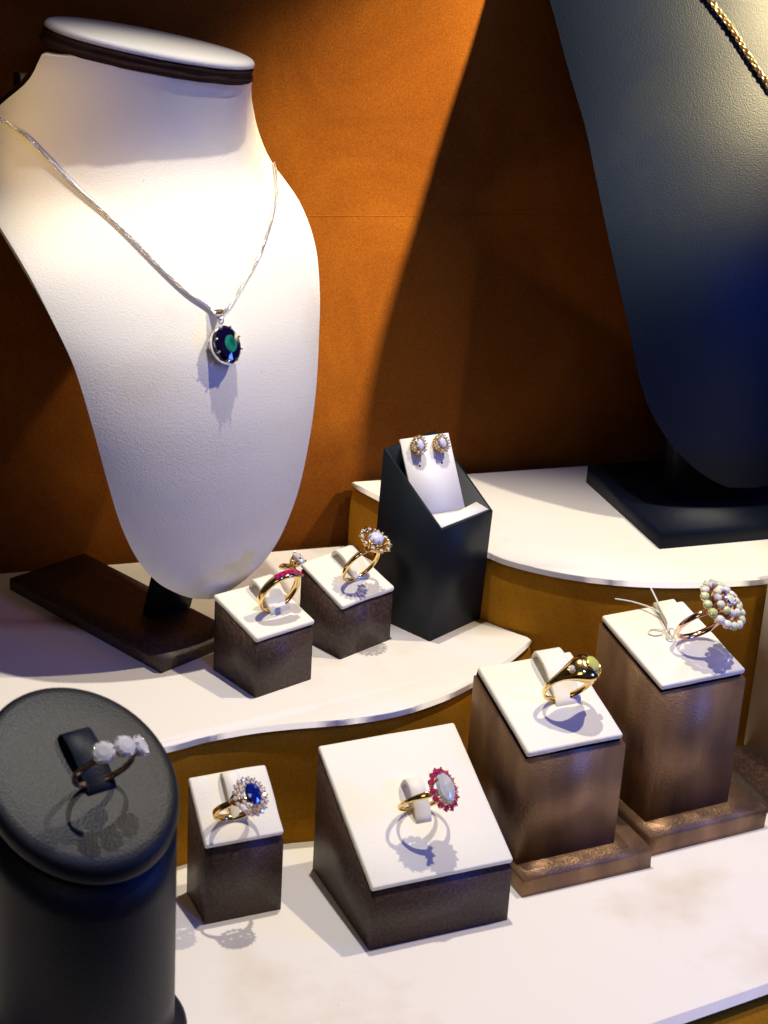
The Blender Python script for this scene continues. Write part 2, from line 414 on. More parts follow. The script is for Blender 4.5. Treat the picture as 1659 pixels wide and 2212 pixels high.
# ------------------------------------------------------------------ ring boxes
class Pad: pass
def ring_box(name, xy, yaw, w_, d_, hf, hb, z0, body, label, group=None, pad_over=(0.03, 0.03), gap=0.10, pad_t=0.26, base=None,
             strap=None, pad_mat='cream', seed=1, front_drop=0.0, taper=0.0, dark=True):
    e_ = Vector((math.cos(math.radians(yaw)), math.sin(math.radians(yaw)), 0)); g_ = Vector((-e_.y, e_.x, 0))
    c = Vector((xy[0], xy[1], 0))+e_*w_/2+g_*d_/2
    root = empty(name, at(c.x, c.y, z0, yaw), label, 'ring display', group)
    x0, x1, y0, y1 = -w_/2, w_/2, -d_/2, d_/2
    up_ = (Vector((0, d_, hb-hf))).normalized(); n_ = Vector((0, -up_.z, up_.y))
    drop = gap+pad_t
    def zt(y, off): return (hf+(hb-hf)*(y-y0)/d_) - off/n_.z
    t = taper
    b = hexa([(x0+t, y0+t, 0), (x1-t, y0+t, 0), (x1-t, y1-t, 0), (x0+t, y1-t, 0),
              (x0, y0, zt(y0, drop)-front_drop), (x1, y0, zt(y0, drop)-front_drop), (x1, y1, zt(y1, drop)), (x0, y1, zt(y1, drop))])
    bevel(b, 0.09, 3)
    b2 = b
    link('box_body', b2, body, root)
    # shadow gap slab under the pad
    fr_ = Matrix.Identity(4)
    cc = Vector((0, 0, (hf+hb)/2))
    for i in range(3): fr_[i][0] = (1, 0, 0)[i]; fr_[i][1] = up_[i]; fr_[i][2] = n_[i]; fr_[i][3] = cc[i]
    L = math.hypot(d_, hb-hf)
    ox, oy = pad_over
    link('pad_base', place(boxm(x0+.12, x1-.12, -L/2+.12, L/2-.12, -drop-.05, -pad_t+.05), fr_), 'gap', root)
    pm = boxm(x0-ox, x1+ox, -L/2-oy, L/2+oy-.05, -pad_t, 0)
    bmesh.ops.subdivide_edges(pm, edges=pm.edges[:], cuts=1, use_grid_fill=True)
    bevel(pm, 0.10, 4)
    densify(pm, 1, 0.035, 0.9, seed)
    cush = link('cushion', place(pm, fr_), pad_mat, root)
    if strap:
        link('strap', place(strap_mesh(*strap), fr_), pad_mat, cush)
    if base:
        (bx0, bx1, by0, by1, bh) = base
        bb = boxm(bx0, bx1, by0, by1, -z0, -z0+bh)
        bevel(bb, 0.2, 4); densify(bb, 2, 0.03, 1.5, seed+3)
        link('base_plate', bb, body, root)
    root_m = at(c.x, c.y, z0, yaw)
    return root_m @ fr_
def strap_mesh(u, v0, v1, wd, h, slant=0.0, th=0.10, prof=None):
    """leatherette tongue: rises from the back slot and dives into the front one"""
    prof = prof or [(0.0, -0.05), (0.03, 0.55), (0.12, 0.9), (0.35, 1.0), (0.6, 0.75), (0.8, 0.45), (0.94, 0.2), (1.0, -0.05)]
    pts = catmull([(0, v0+(v1-v0)*a, h*b if b > 0 else b) for a, b in prof], 5)
    bm = bmesh.new(); rows = []
    n = len(pts)
    for i, p in enumerate(pts):
        a = pts[max(0, i-1)]; b = pts[min(n-1, i+1)]; t = (b-a).normalized(); nn = Vector((0, -t.z, t.y))
        if nn.z < 0 and abs(t.y) > .2: nn = -nn
        if abs(t.y) <= .2: nn = Vector((0, 1 if v0 > v1 and i < n/2 else -1, 0))
        uu = u+slant*(i/(n-1))
        r_ = []
        for s_, q in ((-1, 0), (-1, 1), (-.94, 1.25), (.94, 1.25), (1, 1), (1, 0)):
            r_.append(bm.verts.new(Vector((uu+s_*wd/2, p.y, p.z))+nn*th*(q-1)))
        rows.append(r_)
    for i in range(n-1):
        for k in range(6): bm.faces.new((rows[i][k], rows[i][(k+1) % 6], rows[i+1][(k+1) % 6], rows[i+1][k]))
    bm.faces.new(rows[0]); bm.faces.new(list(reversed(rows[-1])))
    return bm

F = {}
F['B'] = ring_box('ring_box', (.41, 54.43), 25.2, 5.52, 5.4, 2.64, 5.41, 0, 'brown',
                  'wide speckled brown ring box with sloping white cushion, holding the pink ringed ring', strap=(0.02, 0.80, -0.92, 0.62, 0.62), seed=2)
F['S'] = ring_box('ring_box', (-5.54, 55.38), 24.7, 2.91, 2.13, 3.33, 4.95, 0, 'brown',
                  'narrow upright brown ring box in front, holding the blue stone ring', strap=(0.0, 1.22, -0.66, 0.62, 0.34, 0.0), seed=3)
F['M'] = ring_box('ring_stand', (5.76, 59.13), 26.3, 4.31, 4.39, 4.83, 6.32, .8, 'bronze',
                  'bronze leather ring stand on its own base, holding the domed gold ring', 'bronze leather ring stands', pad_over=(-.10, -.04), gap=0.16,
                  base=(-2.33, 3.35, -3.10, 2.3, .85), strap=(0.85, 2.25, -0.42, 1.1, 0.60, -0.25), seed=4)
F['T'] = ring_box('ring_stand', (10.98, 62.53), 27.8, 3.98, 4.57, 6.18, 7.14, .8, 'bronze',
                  'taller bronze leather ring stand at the right, holding the white opal cluster ring', 'bronze leather ring stands', pad_over=(-.02, -.02), gap=0.16,
                  base=(-2.35, 3.25, -3.25, 2.3, .95), strap=(1.0, 2.27, 0.0, 1.0, 0.30, -0.55), seed=5)
F['R1'] = ring_box('ring_cube', (-4.5, 62.54), 41.3, 2.7, 2.8, 2.61, 3.3, Z1, 'brown',
                   'small brown cube under the red stone ring, touching the white bust', 'small brown ring cubes', pad_over=(.06, .06), gap=0.08, pad_t=.22,
                   strap=(0.65, 1.30, -0.55, 0.95, 0.55, -0.25), seed=6)
F['R2'] = ring_box('ring_cube', (-1.39, 66.14), 46.1, 2.8, 2.5, 2.42, 3.4, Z1, 'brown',
                   'small brown cube with a stained cushion, beside the tall black box', 'small brown ring cubes', pad_over=(.06, .06), gap=0.08, pad_t=.22,
                   strap=(0.5, 1.18, -0.50, 0.85, 0.45, -0.05), seed=7)

# ------------------------------------------------------------------ rings
def ring_frame(padm, u, v, R, spin, tilt=0, yaw=0, h=0.0):
    return padm @ Matrix.Translation((u, v, R+h)) @ Matrix.Rotation(math.radians(yaw), 4, 'Z') @ Matrix.Rotation(math.radians(tilt), 4, 'X') @ Matrix.Rotation(math.radians(spin), 4, 'Y')
def band(Ri, wfun, tfun, n=72, k=10, dome=1.0, zoff=None, gapang=0.0):
    """finger band in the XZ plane, axis Y; angle measured from the head (+Z)"""
    bm = bmesh.new(); rings = []
    cnt = n if gapang == 0 else n+1
    for i in range(cnt):
        a = (2*PI*i/n) if gapang == 0 else (gapang+(2*PI-2*gapang)*i/n)
        da = min(a, 2*PI-a); wd, th = wfun(da), tfun(da)
        yo = zoff(a) if zoff else 0
        rd = Vector((math.sin(a), 0, math.cos(a))); row = []
        for j in range(k):
            s_ = -1+2*j/(k-1)
            row.append(rd*(Ri+th*(0.35+0.65*math.sqrt(max(0, 1-abs(s_)**2.4))*dome))+Vector((0, s_*wd/2+yo, 0)))
        row.append(rd*Ri+Vector((0, wd/2*.96+yo, 0))); row.append(rd*Ri+Vector((0, -wd/2*.96+yo, 0)))
        rings.append([bm.verts.new(q) for q in row])
    m_ = k+2
    for i in range(cnt if gapang == 0 else cnt-1):
        A, B = rings[i], rings[(i+1) % cnt]
        for j in range(m_): bm.faces.new((A[j], B[j], B[(j+1) % m_], A[(j+1) % m_]))
    if gapang: bm.faces.new(rings[0]); bm.faces.new(list(reversed(rings[-1])))
    return bm
def stone(kind, name, parent, mat, c, nrm, *dim, xdir=(0, 1, 0), smooth=None, **kw):
    bm = gem(*dim, **kw) if kind == 'gem' else cab(*dim)
    place(bm, frame_at(Vector(c), nrm, xdir))
    return link(name, bm, mat, parent, smooth=(kind != 'gem') if smooth is None else smooth)
def halo(parent, mat, zc, ax, ay, n, rs, metalm, name='accent_stone', kind='gem', outward=0.35, base_z=None, phase=0, mats=None, prongs=True, prong_r=0.03, crown_h=None, basket_pull=0.72):
    """ring of small stones on an ellipse (ax along X, ay along Y) facing +Z and a bit outward; returns metalwork bmesh"""
    bmx = bmesh.new()
    for k in range(n):
        a = 2*PI*(k+phase)/n
        c = Vector((ax*math.cos(a), ay*math.sin(a), zc)); od = Vector((math.cos(a), math.sin(a), 0))
        nr = Vector((od.x*outward, od.y*outward, 1))
        mm = mats[k % len(mats)] if mats else mat
        if kind == 'gem': stone('gem', name, parent, mm, c, nr, rs, rs, n=8)
        else: stone('cab', name, parent, mm, c, nr, rs*1.0, rs*1.08, rs*.8)
        if prongs:
            b0 = base_z if base_z is not None else zc-.35
            a2 = 2*PI*(k+phase+.5)/n
            for aa, rr in ((a2, 1.0),):
                o_ = Vector((math.cos(aa), math.sin(aa), 0))
                p1 = Vector(((ax+rs*.25)*o_.x, (ay+rs*.25)*o_.y, zc+rs*.30)); p0 = Vector((ax*basket_pull*o_.x, ay*basket_pull*o_.y, b0))
                join(bmx, prong(p0, p1, prong_r))
            p1 = c+od*rs*.90+Vector((0, 0, rs*.05)); p0 = Vector((ax*basket_pull*od.x, ay*basket_pull*od.y, b0))
            join(bmx, prong(p0, p1, prong_r))
            # cup under each stone
            cu = lathe_ellipse(rs*.82, rs*.82, [(0, -.02), (.02, -.02), (-.02, -rs*.8), (-.04, -rs*.8)], 10)
            place(cu, frame_at(c, nr)); join(bmx, cu)
    return bmx

# -- pink halo ring on the wide box
R_ = 0.86
def base_ring(key, label, u, v, spin, band_kw, metalm, tilt=26, yaw=0, Ri=.84, h=0.0, group=None):
    e = empty('ring', ring_frame(F[key], u, v, Ri+.10, spin, tilt, yaw, h), label, 'ring', group)
    link('band', band(Ri, **band_kw), metalm, e)
    return e
e = base_ring('B', 'gold ring with an oval pale blue stone ringed by pink stones', -0.12, -0.58, 13,
              dict(wfun=lambda a: .17+.12*max(0, math.cos(a/1.0))**2*(1 if a < 1.2 else .3), tfun=lambda a: .10), 'gold', tilt=16, Ri=.90)
zc = 1.29
st = halo(e, 'pink', zc, .50, .70, 14, .125, 'gold', outward=.45, base_z=.9, basket_pull=.6)
join(st, lathe_ellipse(.24, .34, [(0, .95), (.05, .95), (.05, 1.03), (0, 1.03)]))
join(st, lathe_ellipse(.36, .56, [(0, 1.10), (.05, 1.10), (.05, 1.17), (0, 1.17)]))
for a in (35, 75, 105, 145, 215, 255, 285, 325):
    a = math.radians(a); join(st, prong((.26*math.cos(a), .40*math.sin(a), .9), (.37*math.cos(a), .57*math.sin(a), zc+.20), .028))
link('setting', st, 'gold', e)
stone('gem', 'centre_stone', e, 'aqua', (0, 0, zc+.13), (0, 0, 1), .58, .37, n=14, depth=.9, crown=.5, tab=.40)

# -- sapphire double halo
e = base_ring('S', 'gold ring with an oval dark blue stone in a double halo of clear stones', -0.28, -0.50, 9,
              dict(wfun=lambda a: .26, tfun=lambda a: .09), 'gold', Ri=.84, tilt=2)
zc = 1.16
st = halo(e, 'diamond', zc, .58, .66, 18, .085, 'gold', outward=.35, base_z=.86, prong_r=.022, basket_pull=.6)
join(st, halo(e, 'diamond', zc+.15, .40, .48, 13, .085, 'gold', outward=.25, base_z=.95, phase=.5, prong_r=.022, basket_pull=.6))
for s in (-1, 1):
    for q in (-1, 1):
        join(st, tube([(s*.62, 0, .66), (s*.60, q*.10, .85), (s*.52, q*.22, 1.08)], .05, 8))
link('setting', st, 'rose', e)
stone('gem', 'centre_stone', e, 'sapph', (0, 0, zc+.26), (0, 0, 1), .42, .30, n=12, depth=.9, crown=.5, tab=.45)

# -- domed gold ring with yellow green cabochon
def domew(a): return .22+.98*math.exp(-(a/.80)**2)
def domet(a): return .09+.40*math.exp(-(a/.62)**2)
e = base_ring('M', 'heavy domed gold ring with a yellow green cabochon and a small round stone', 0.34, -0.30, 20,
              dict(wfun=domew, tfun=domet, n=120, k=28), 'gold', Ri=.96, tilt=12)
stone('cab', 'centre_stone', e, 'catseye', (.06, 0, 1.375), (.06, -.12, 1), .34, .34, .17)
link('bezel', place(lathe_ellipse(.34, .34, [(-.02, -.04), (.045, -.04), (.03, .05), (-.02, .05)]), frame_at((.10, 0, 1.375), (.1, 0, 1))), 'gold', e)
for s in (-1, 1):
    a = s*.62; c = Vector((math.sin(a)*1.295, 0, math.cos(a)*1.295)); nn = (math.sin(a*1.25), 0, math.cos(a*1.25))
    stone('gem', 'accent_stone', e, 'diamond', c, nn, .12, .12, n=10)
    link('bezel', place(lathe_ellipse(.12, .12, [(-.01, -.05), (.03, -.05), (.02, .02), (-.01, .02)], 20), frame_at(c, nn)), 'gold', e)

# -- opal cluster on the tall stand
e = base_ring('T', 'rose gold cocktail ring with a large round cluster of milky opals', 0.72, -0.42, 17,
              dict(wfun=lambda a: .24 if a > .8 else .24+.1*(0.8-a), tfun=lambda a: .08), 'rose', Ri=.95, tilt=22)
zc = 1.38
ml = ['opal', 'opal', 'opal_grey', 'opal', 'opal_grey', 'opal_grey', 'opal', 'opal_green', 'opal_green', 'opal_green', 'opal', 'opal', 'opal_green', 'opal', 'opal', 'opal']
st = halo(e, 'opal', zc, .92, .98, 16, .18, 'rose', kind='cab', outward=.55, base_z=.95, mats=ml, prong_r=.024, basket_pull=.55)
join(st, halo(e, 'opal', zc+.26, .52, .57, 11, .16, 'rose', kind='cab', outward=.4, base_z=1.2, mats=['opal', 'opal', 'opal_grey'], prong_r=.022, basket_pull=.6))
join(st, lathe_ellipse(.60, .66, [(-.2, 1.18), (.12, 1.28), (.12, 1.35), (-.3, 1.30)]))
join(st, lathe_ellipse(.30, .34, [(-.1, 1.38), (.10, 1.48), (.06, 1.60), (-.1, 1.58)]))
link('setting', st, 'rose', e)
stone('cab', 'centre_stone', e, 'opal', (0, 0, zc+.44), (0, 0, 1), .19, .17, .12)
link('bezel', lathe_ellipse(.20, .19, [(0, zc+.34), (.10, zc+.36), (.085, zc+.44), (0, zc+.50)]), 'violet_metal', e)

# -- crossover ruby ring
e = empty('ring', ring_frame(F['R1'], 0.28, -0.34, .98, 14, 4), 'gold crossover ring with a line of red square stones and a raised clear stone', 'ring')
Ri = .90
# one end sweeps to -Y carrying the square stones and the other to +Y, the round stone on its tip
def cross(side):
    bm = bmesh.new(); rows = []; n = 60
    for i in range(n+1):
        t = i/n; a = -.45+(PI+.45)*t if side < 0 else -(-.30+(PI+.30)*t)
        off = side*.22*(1-t)**1.2*(1 if side < 0 else 1.3); wd = .26+.16*(1-t)*(1 if side < 0 else .2)
        wd *= min(1, (t*14+.35)); th = .10+.05*(1-t)
        rd = Vector((math.sin(a), 0, math.cos(a)))
        row = [rd*(Ri+th*(.45+.55*math.sqrt(max(0, 1-abs(s_)**3))))+Vector((0, s_*wd/2+off, 0)) for s_ in [-1+2*j/9 for j in range(10)]]
        row += [rd*Ri+Vector((0, wd/2*.95+off, 0)), rd*Ri+Vector((0, -wd/2*.95+off, 0))]
        rows.append([bm.verts.new(q) for q in row])
    for i in range(n):
        for j in range(12): bm.faces.new((rows[i][j], rows[i+1][j], rows[i+1][(j+1) % 12], rows[i][(j+1) % 12]))
    bm.faces.new(rows[0]); bm.faces.new(list(reversed(rows[-1])))
    return bm
bd = cross(-1)
for v in bd.verts: v.co.x *= -1
b2 = cross(1)
for v in b2.verts: v.co.x *= -1
join(bd, b2); link('band', bd, 'gold', e)
for k in range(7):
    t = .015+.052*k+.02; a = .42-.185*k
    tt = (.45-a)/(PI+.45); off = -.22*(1-tt)**1.2
    rd = Vector((math.sin(a), 0, math.cos(a)))
    g = boxm(-.082, .082, -.10, .10, -.05, .045, .03, 1)
    link('square_stone', place(g, frame_at(rd*(Ri+.145)+Vector((0, off, 0)), rd, rd.cross(Vector((0, 1, 0))))), 'pink', e, smooth=False)
rd = Vector((math.sin(.42), 0, math.cos(.42))); cst = rd*(Ri+.50)+Vector((0, .34, 0))
st = bmesh.new()
for k in range(4):
    a = PI/4+PI/2*k; fm = frame_at(cst, rd)
    join(st, prong(fm @ Vector((.10*math.cos(a), .10*math.sin(a), -.42)), fm @ Vector((.26*math.cos(a), .26*math.sin(a), .07)), .045))
join(st, place(lathe_ellipse(.15, .15, [(0, -.30), (.05, -.30), (.08, -.2), (.03, -.2)], 20), frame_at(cst, rd)))
link('setting', st, 'gold', e)
stone('gem', 'centre_stone', e, 'diamond', cst, rd, .31, .31, n=12)

# -- star sapphire flower ring
e = base_ring('R2', 'gold ring with an oval milky lilac cabochon in a spiky gold flower setting', 0.0, -0.42, 6,
              dict(wfun=lambda a: .17+.10*math.exp(-(a/.9)**2), tfun=lambda a: .10), 'gold', Ri=.86, tilt=4)
zc = 1.42
st = halo(e, 'diamond', zc-.06, .60, .62, 10, .09, 'gold', outward=.30, base_z=.98, prong_r=.04, basket_pull=.45)
for k in range(10):      # pointed gold petals between the small stones
    a = 2*PI*(k+.5)/10; od = Vector((math.cos(a), math.sin(a), 0)); td = Vector((-od.y, od.x, 0))
    p = od*.66+Vector((0, 0, zc+.02)); q0 = od*.34+Vector((0, 0, zc-.32))
    bb = bmesh.new(); vs = [bb.verts.new(x) for x in (q0-td*.08, q0+td*.08, p+td*.09-Vector((0, 0, .10)), p+Vector((0, 0, .07))+od*.05, p-td*.09-Vector((0, 0, .10)), p-od*.12)]
    for f in ((0, 1, 2, 3, 4), (0, 5, 1), (1, 5, 2), (2, 5, 3), (3, 5, 4), (4, 5, 0)): bb.faces.new([vs[i] for i in f])
    join(st, bb)
join(st, lathe_ellipse(.36, .30, [(-.1, zc-.2), (.06, zc-.14), (.05, zc-.02), (-.03, zc-.02)]))
for k in range(8):
    a = 2*PI*(k+.5)/8; join(st, prong((.38*math.cos(a), .32*math.sin(a), zc-.1), (.33*math.cos(a), .27*math.sin(a), zc+.15), .022))
link('setting', st, 'gold', e)
stone('cab', 'centre_stone', e, 'moon', (0, 0, zc-.02), (0, 0, 1), .31, .37, .27)

# white thread tied round the opal ring
def world_path(m4, pts): return [m4 @ Vector(p) for p in pts]
th = catmull(world_path(F['T'], [(-.9, 3.0, .05), (-.35, 2.45, .18), (.15, 1.75, .25), (.25, 1.0, .30), (.0, .55, .34), (-.12, .28, .25)]), 8)
bt = tube(th, .034, 8)
join(bt, tube(catmull(world_path(F['T'], [(.55, 2.75, .52), (.42, 2.2, .5), (.25, 1.4, .42), (.12, .8, .4), (-.08, .32, .3)]), 8), .036, 8))
join(bt, tube(catmull(world_path(F['T'], [(-.12, .30, .25), (-.22, .12, .10), (-.10, -.02, .20), (.05, .12, .42), (-.02, .30, .42), (-.14, .28, .24)]), 8), .034, 8))
join(bt, tube(catmull(world_path(F['T'], [(-.05, .6, .10), (-.5, .85, .05), (-.75, .65, .04), (-.55, .45, .05), (-.2, .45, .10)]), 8), .028, 8))
tag(link('thread', bt, 'thread'), 'pale cotton thread knotted round the opal cluster ring', 'thread')

# ------------------------------------------------------------------ black cylinder with diamond ring
cx, cy, cr_, ch = -8.82, 48.91, 3.03, 10.0
sx, sy = -.31, .41
def cylinder_body():
    bm = bmesh.new(); n = 96; rows = []
    levels = [(0.0, 1.0)]+[(t, 1.0) for t in (.2, .4, .6, .8, .92)]
    for t, k in levels:
        rows.append([bm.verts.new((cr_*.985*k*math.cos(2*PI*i/n), cr_*.985*k*math.sin(2*PI*i/n), .5+(ch-.55+sx*cr_*math.cos(2*PI*i/n)+sy*cr_*math.sin(2*PI*i/n)-.5)*t)) for i in range(n)])
    for a in range(len(rows)-1):
        for i in range(n): bm.faces.new((rows[a][i], rows[a][(i+1) % n], rows[a+1][(i+1) % n], rows[a+1][i]))
    bm.faces.new(list(reversed(rows[0]))); bm.faces.new(rows[-1])
    return bm
def cylinder_cap():
    bm = bmesh.new(); n = 96; rows = []
    prof = [(.99, -.62), (1.002, -.50), (1.002, -.22), (.985, -.10), (.95, -.02), (.88, .025), (.6, .05), (.3, .06)]
    for k, dz in prof:
        rows.append([bm.verts.new((cr_*k*math.cos(2*PI*i/n), cr_*k*math.sin(2*PI*i/n), ch+dz+(sx*math.cos(2*PI*i/n)+sy*math.sin(2*PI*i/n))*cr_*k)) for i in range(n)])
    c = bm.verts.new((0, 0, ch+.07))
    for a in range(len(rows)-1):
        for i in range(n): bm.faces.new((rows[a][i], rows[a][(i+1) % n], rows[a+1][(i+1) % n], rows[a+1][i]))
    for i in range(n): bm.faces.new((rows[-1][i], rows[-1][(i+1) % n], c))
    return bm
root = empty('ring_pillar', at(cx, cy, 0), 'black leather cylinder with slanted top at lower left', 'ring display')
link('pillar_body', cylinder_body(), 'black', root)
stop = link('slanted_top', cylinder_cap(), 'black', root)
bm = bmesh.new(); n = 64; rr = [(3.3, 0), (3.4, .12), (3.4, .38), (3.28, .5), (2.6, .52)]
rows = [[bm.verts.new((r_*math.cos(2*PI*i/n), r_*math.sin(2*PI*i/n), z)) for i in range(n)] for r_, z in rr]
for a in range(len(rows)-1):
    for i in range(n): bm.faces.new((rows[a][i], rows[a][(i+1) % n], rows[a+1][(i+1) % n], rows[a+1][i]))
bm.faces.new(list(reversed(rows[0]))); bm.faces.new(rows[-1])
link('base_plate', bm, 'black', root)
nn = Vector((-sx, -sy, 1)).normalized(); upv = Vector((sx, sy, sx*sx+sy*sy)).normalized(); ev = upv.cross(nn)
fc = Matrix.Identity(4)
for i in range(3): fc[i][0] = ev[i]; fc[i][1] = upv[i]; fc[i][2] = nn[i]
fl = fc.copy(); fl.translation = Vector((0, 0, ch+.06))
link('strap', place(strap_mesh(.34, 1.35, -.95, 1.0, .36, 0, .10), fl), 'navy', stop)
F['C'] = at(cx, cy, 0) @ fl
e = base_ring('C', 'ring with a row of clear stones on the black cylinder', 0.22, -0.72, 14,
              dict(wfun=lambda a: .20, tfun=lambda a: .10), 'rose', Ri=.92, tilt=8)
st = bmesh.new()
for k, a in enumerate((-.53, 0, .53)):
    rd = Vector((math.sin(a), 0, math.cos(a))); c = rd*1.36
    stone('gem', 'diamond', e, 'diamond', c, rd, .36, .36, n=12)
    for j in range(8):
        b = 2*PI*j/8; fm = frame_at(c, rd)
        join(st, prong(fm @ Vector((.15*math.cos(b), .15*math.sin(b), -.35)), fm @ Vector((.31*math.cos(b), .31*math.sin(b), .07)), .035))
link('setting', st, 'silver', e)

# ------------------------------------------------------------------ earring box
ex, ey, eyaw, ew, ed, ehf, ehb = 2.2, 68.2, 49.0, 3.23, 3.42, 5.15, 7.75
E_ = Vector((math.cos(math.radians(eyaw)), math.sin(math.radians(eyaw)), 0)); G_ = Vector((-E_.y, E_.x, 0))
ec = Vector((ex, ey, 0))+E_*ew/2+G_*ed/2
lean = Vector((.02*E_.x-.09*E_.y, -.02*0, 0))
root = empty('earring_box', at(ec.x, ec.y, Z1, eyaw), 'tall open black box with slanted rim, holding the white earring card', 'earring display')
lx, ly = 0.028*math.cos(math.radians(eyaw))-.075*math.sin(math.radians(eyaw)), -.028*math.sin(math.radians(eyaw))-.075*math.cos(math.radians(eyaw))
def eh(y): return ehf+(ehb-ehf)*(y+ed/2)/ed
t_ = .11
def ep(x, y, z): return (x+lx*z, y+ly*z, z)
def tbox(x0, x1, y0, y1):
    b = hexa([ep(x0, y0, 0), ep(x1, y0, 0), ep(x1, y1, 0), ep(x0, y1, 0), ep(x0, y0, eh(y0)), ep(x1, y0, eh(y0)), ep(x1, y1, eh(y1)), ep(x0, y1, eh(y1))])
    return b
x0, x1, y0, y1 = -ew/2, ew/2, -ed/2, ed/2
shell = bmesh.new()
vo = [[shell.verts.new(ep(x, y, 0)) for x, y in ((x0, y0), (x1, y0), (x1, y1), (x0, y1))], [shell.verts.new(ep(x, y, eh(y))) for x, y in ((x0, y0), (x1, y0), (x1, y1), (x0, y1))],
      [shell.verts.new(ep(x, y, eh(y))) for x, y in ((x0+t_, y0+t_), (x1-t_, y0+t_), (x1-t_, y1-t_), (x0+t_, y1-t_))], [shell.verts.new(ep(x, y, .3)) for x, y in ((x0+t_, y0+t_), (x1-t_, y0+t_), (x1-t_, y1-t_), (x0+t_, y1-t_))]]
shell.faces.new(list(reversed(vo[0]))); shell.faces.new(vo[3])
for a in range(3):
    for i in range(4): shell.faces.new((vo[a][i], vo[a][(i+1) % 4], vo[a+1][(i+1) % 4], vo[a+1][i]))
bevel(shell, .025, 2)
link('box_body', shell, 'blackpaper', root)
# pale lining panel inside the back left of the box
lin = boxm(x0+t_+.02, x0+t_+.06, .1, y1-.25, 3.5, 6.35)
for v in lin.verts: v.co = Vector(ep(*v.co))
link('lining', lin, 'edge', root, False)

# earring card, an L of white board leaning back inside the box
cyaw, clean, chh, cw = math.radians(29.1), math.radians(33.2), 3.25, 2.25
BR = Vector((3.32, 70.11, 10.61))
ce = Vector((math.cos(cyaw), math.sin(cyaw), 0)); cf = Vector((ce.y, -ce.x, 0)); cu = Vector((0, 0, 1))*math.cos(clean)-cf*math.sin(clean); cn = ce.cross(cu)
if cn.dot(cf) < 0: cn = -cn
CM = Matrix.Identity(4); org = BR-ce*cw/2
for i in range(3): CM[i][0] = ce[i]; CM[i][1] = cu[i]; CM[i][2] = cn[i]; CM[i][3] = org[i]
card = empty('earring_card', CM, 'white leatherette earring card leaning in the black box', 'earring card')
panel = link('panel', boxm(-cw/2, cw/2, -.55, chh, -.14, 0, .035, 2), 'card', card)
for x in (-.52, .52):
    h_ = bmesh.new(); bmesh.ops.create_circle(h_, cap_ends=True, segments=14, radius=.05)
    for v in h_.verts: v.co += Vector((x, 2.05, .004))
    link('pin_hole', h_, 'gap', panel)
# foot of the card, its front edges following the box rim
iw = CM.inverted()
def rimpt(xl, yl, zoff): 
    q = Vector(ep(xl, yl, eh(yl)+zoff)); return iw @ (at(ec.x, ec.y, Z1, eyaw) @ q)
fp = [rimpt(x0+.13, y0+.13, -.03), rimpt(x1-.13, y0+.13, -.03), rimpt(x1-.2, y0+.75, -.35), Vector((cw/2-.02, .02, .01)), Vector((-cw/2+.1, .02, .01)), rimpt(x0+.14, y0+.9, -.55)]
bm = bmesh.new(); vs = [bm.verts.new(p) for p in fp]; cen = sum(fp, Vector())/len(fp)
cv = bm.verts.new(cen)
for i in range(len(vs)): bm.faces.new((vs[i], vs[(i+1) % len(vs)], cv))
r = bmesh.ops.extrude_face_region(bm, geom=bm.faces[:])
for v in r['geom']:
    if isinstance(v, bmesh.types.BMVert): v.co += (iw.to_3x3() @ Vector((0, 0, -.10)))
link('foot', bm, 'card', card)
link('fold', boxm(cw/2, cw/2+.30, -.35, .05, -.22, -.12), 'tan', card, False)
def earring(x, y, rz, label):
    m4 = CM @ Matrix.Translation((x, y, 0)) @ Matrix.Rotation(math.radians(rz), 4, 'Z')
    e = empty('earring', m4, label, 'earring', 'opal stud earrings on the card')
    zc = .42
    st = halo(e, 'diamond', zc, .27, .34, 9, .058, 'gold', outward=.3, base_z=.06, prong_r=.028, basket_pull=.92)
    join(st, lathe_ellipse(.17, .24, [(0, zc-.08), (.05, zc-.08), (.05, zc+.02), (0, zc+.02)], 20))
    join(st, lathe_ellipse(.22, .29, [(0, .05), (.06, .05), (.06, .11), (0, .11)], 20))
    for k in range(8):
        a = 2*PI*(k+.5)/8; join(st, prong((.20*math.cos(a), .26*math.sin(a), zc-.1), (.16*math.cos(a), .23*math.sin(a), zc+.10), .018))
    join(st, tube([(0, 0, 0), (0, 0, .1)], .04, 8))
    link('setting', st, 'gold', e)
    stone('cab', 'centre_stone', e, 'moon', (0, 0, zc-.02), (0, 0, 1), .25, .175, .15)
    link('post', tube([(0, 0, -.75), (0, 0, .05)], .035, 8), 'gold', e)
earring(-.52, 2.85, 0, 'gold stud earring with milky stone, the left one on the white card')
earring(.52, 2.80, 12, 'gold stud earring with milky stone, the right one at the card edge')

# ------------------------------------------------------------------ busts
def smooth_interp(xs, ys, n):
    pts = catmull([(x, y, 0) for x, y in zip(xs, ys)], n); return [(p.x, p.y) for p in pts]
def bust_point(e, f, O, z, w_, fo, k, s_, lat):
    f_ = min(1, .35+.65*k); tm = PI/2*f_; th = s_*tm
    return O+e*(w_*math.sin(th)/math.sin(tm)+lat)+f*(fo-k*w_*(1-math.cos(th))/(1-math.cos(tm)))+Vector((0, 0, z))
def interp(x, xs, ys):
    if x <= xs[0]: return ys[0]
    for i in range(len(xs)-1):
        if x <= xs[i+1]:
            t = (x-xs[i])/(xs[i+1]-xs[i]); return ys[i]+(ys[i+1]-ys[i])*t
    return ys[-1]
def smoothed(xs, ys):
    p = catmull([(x, y, 0) for x, y in zip(xs, ys)], 12); X = [q.x for q in p]; Y = [q.y for q in p]
    return lambda x: interp(x, X, Y)
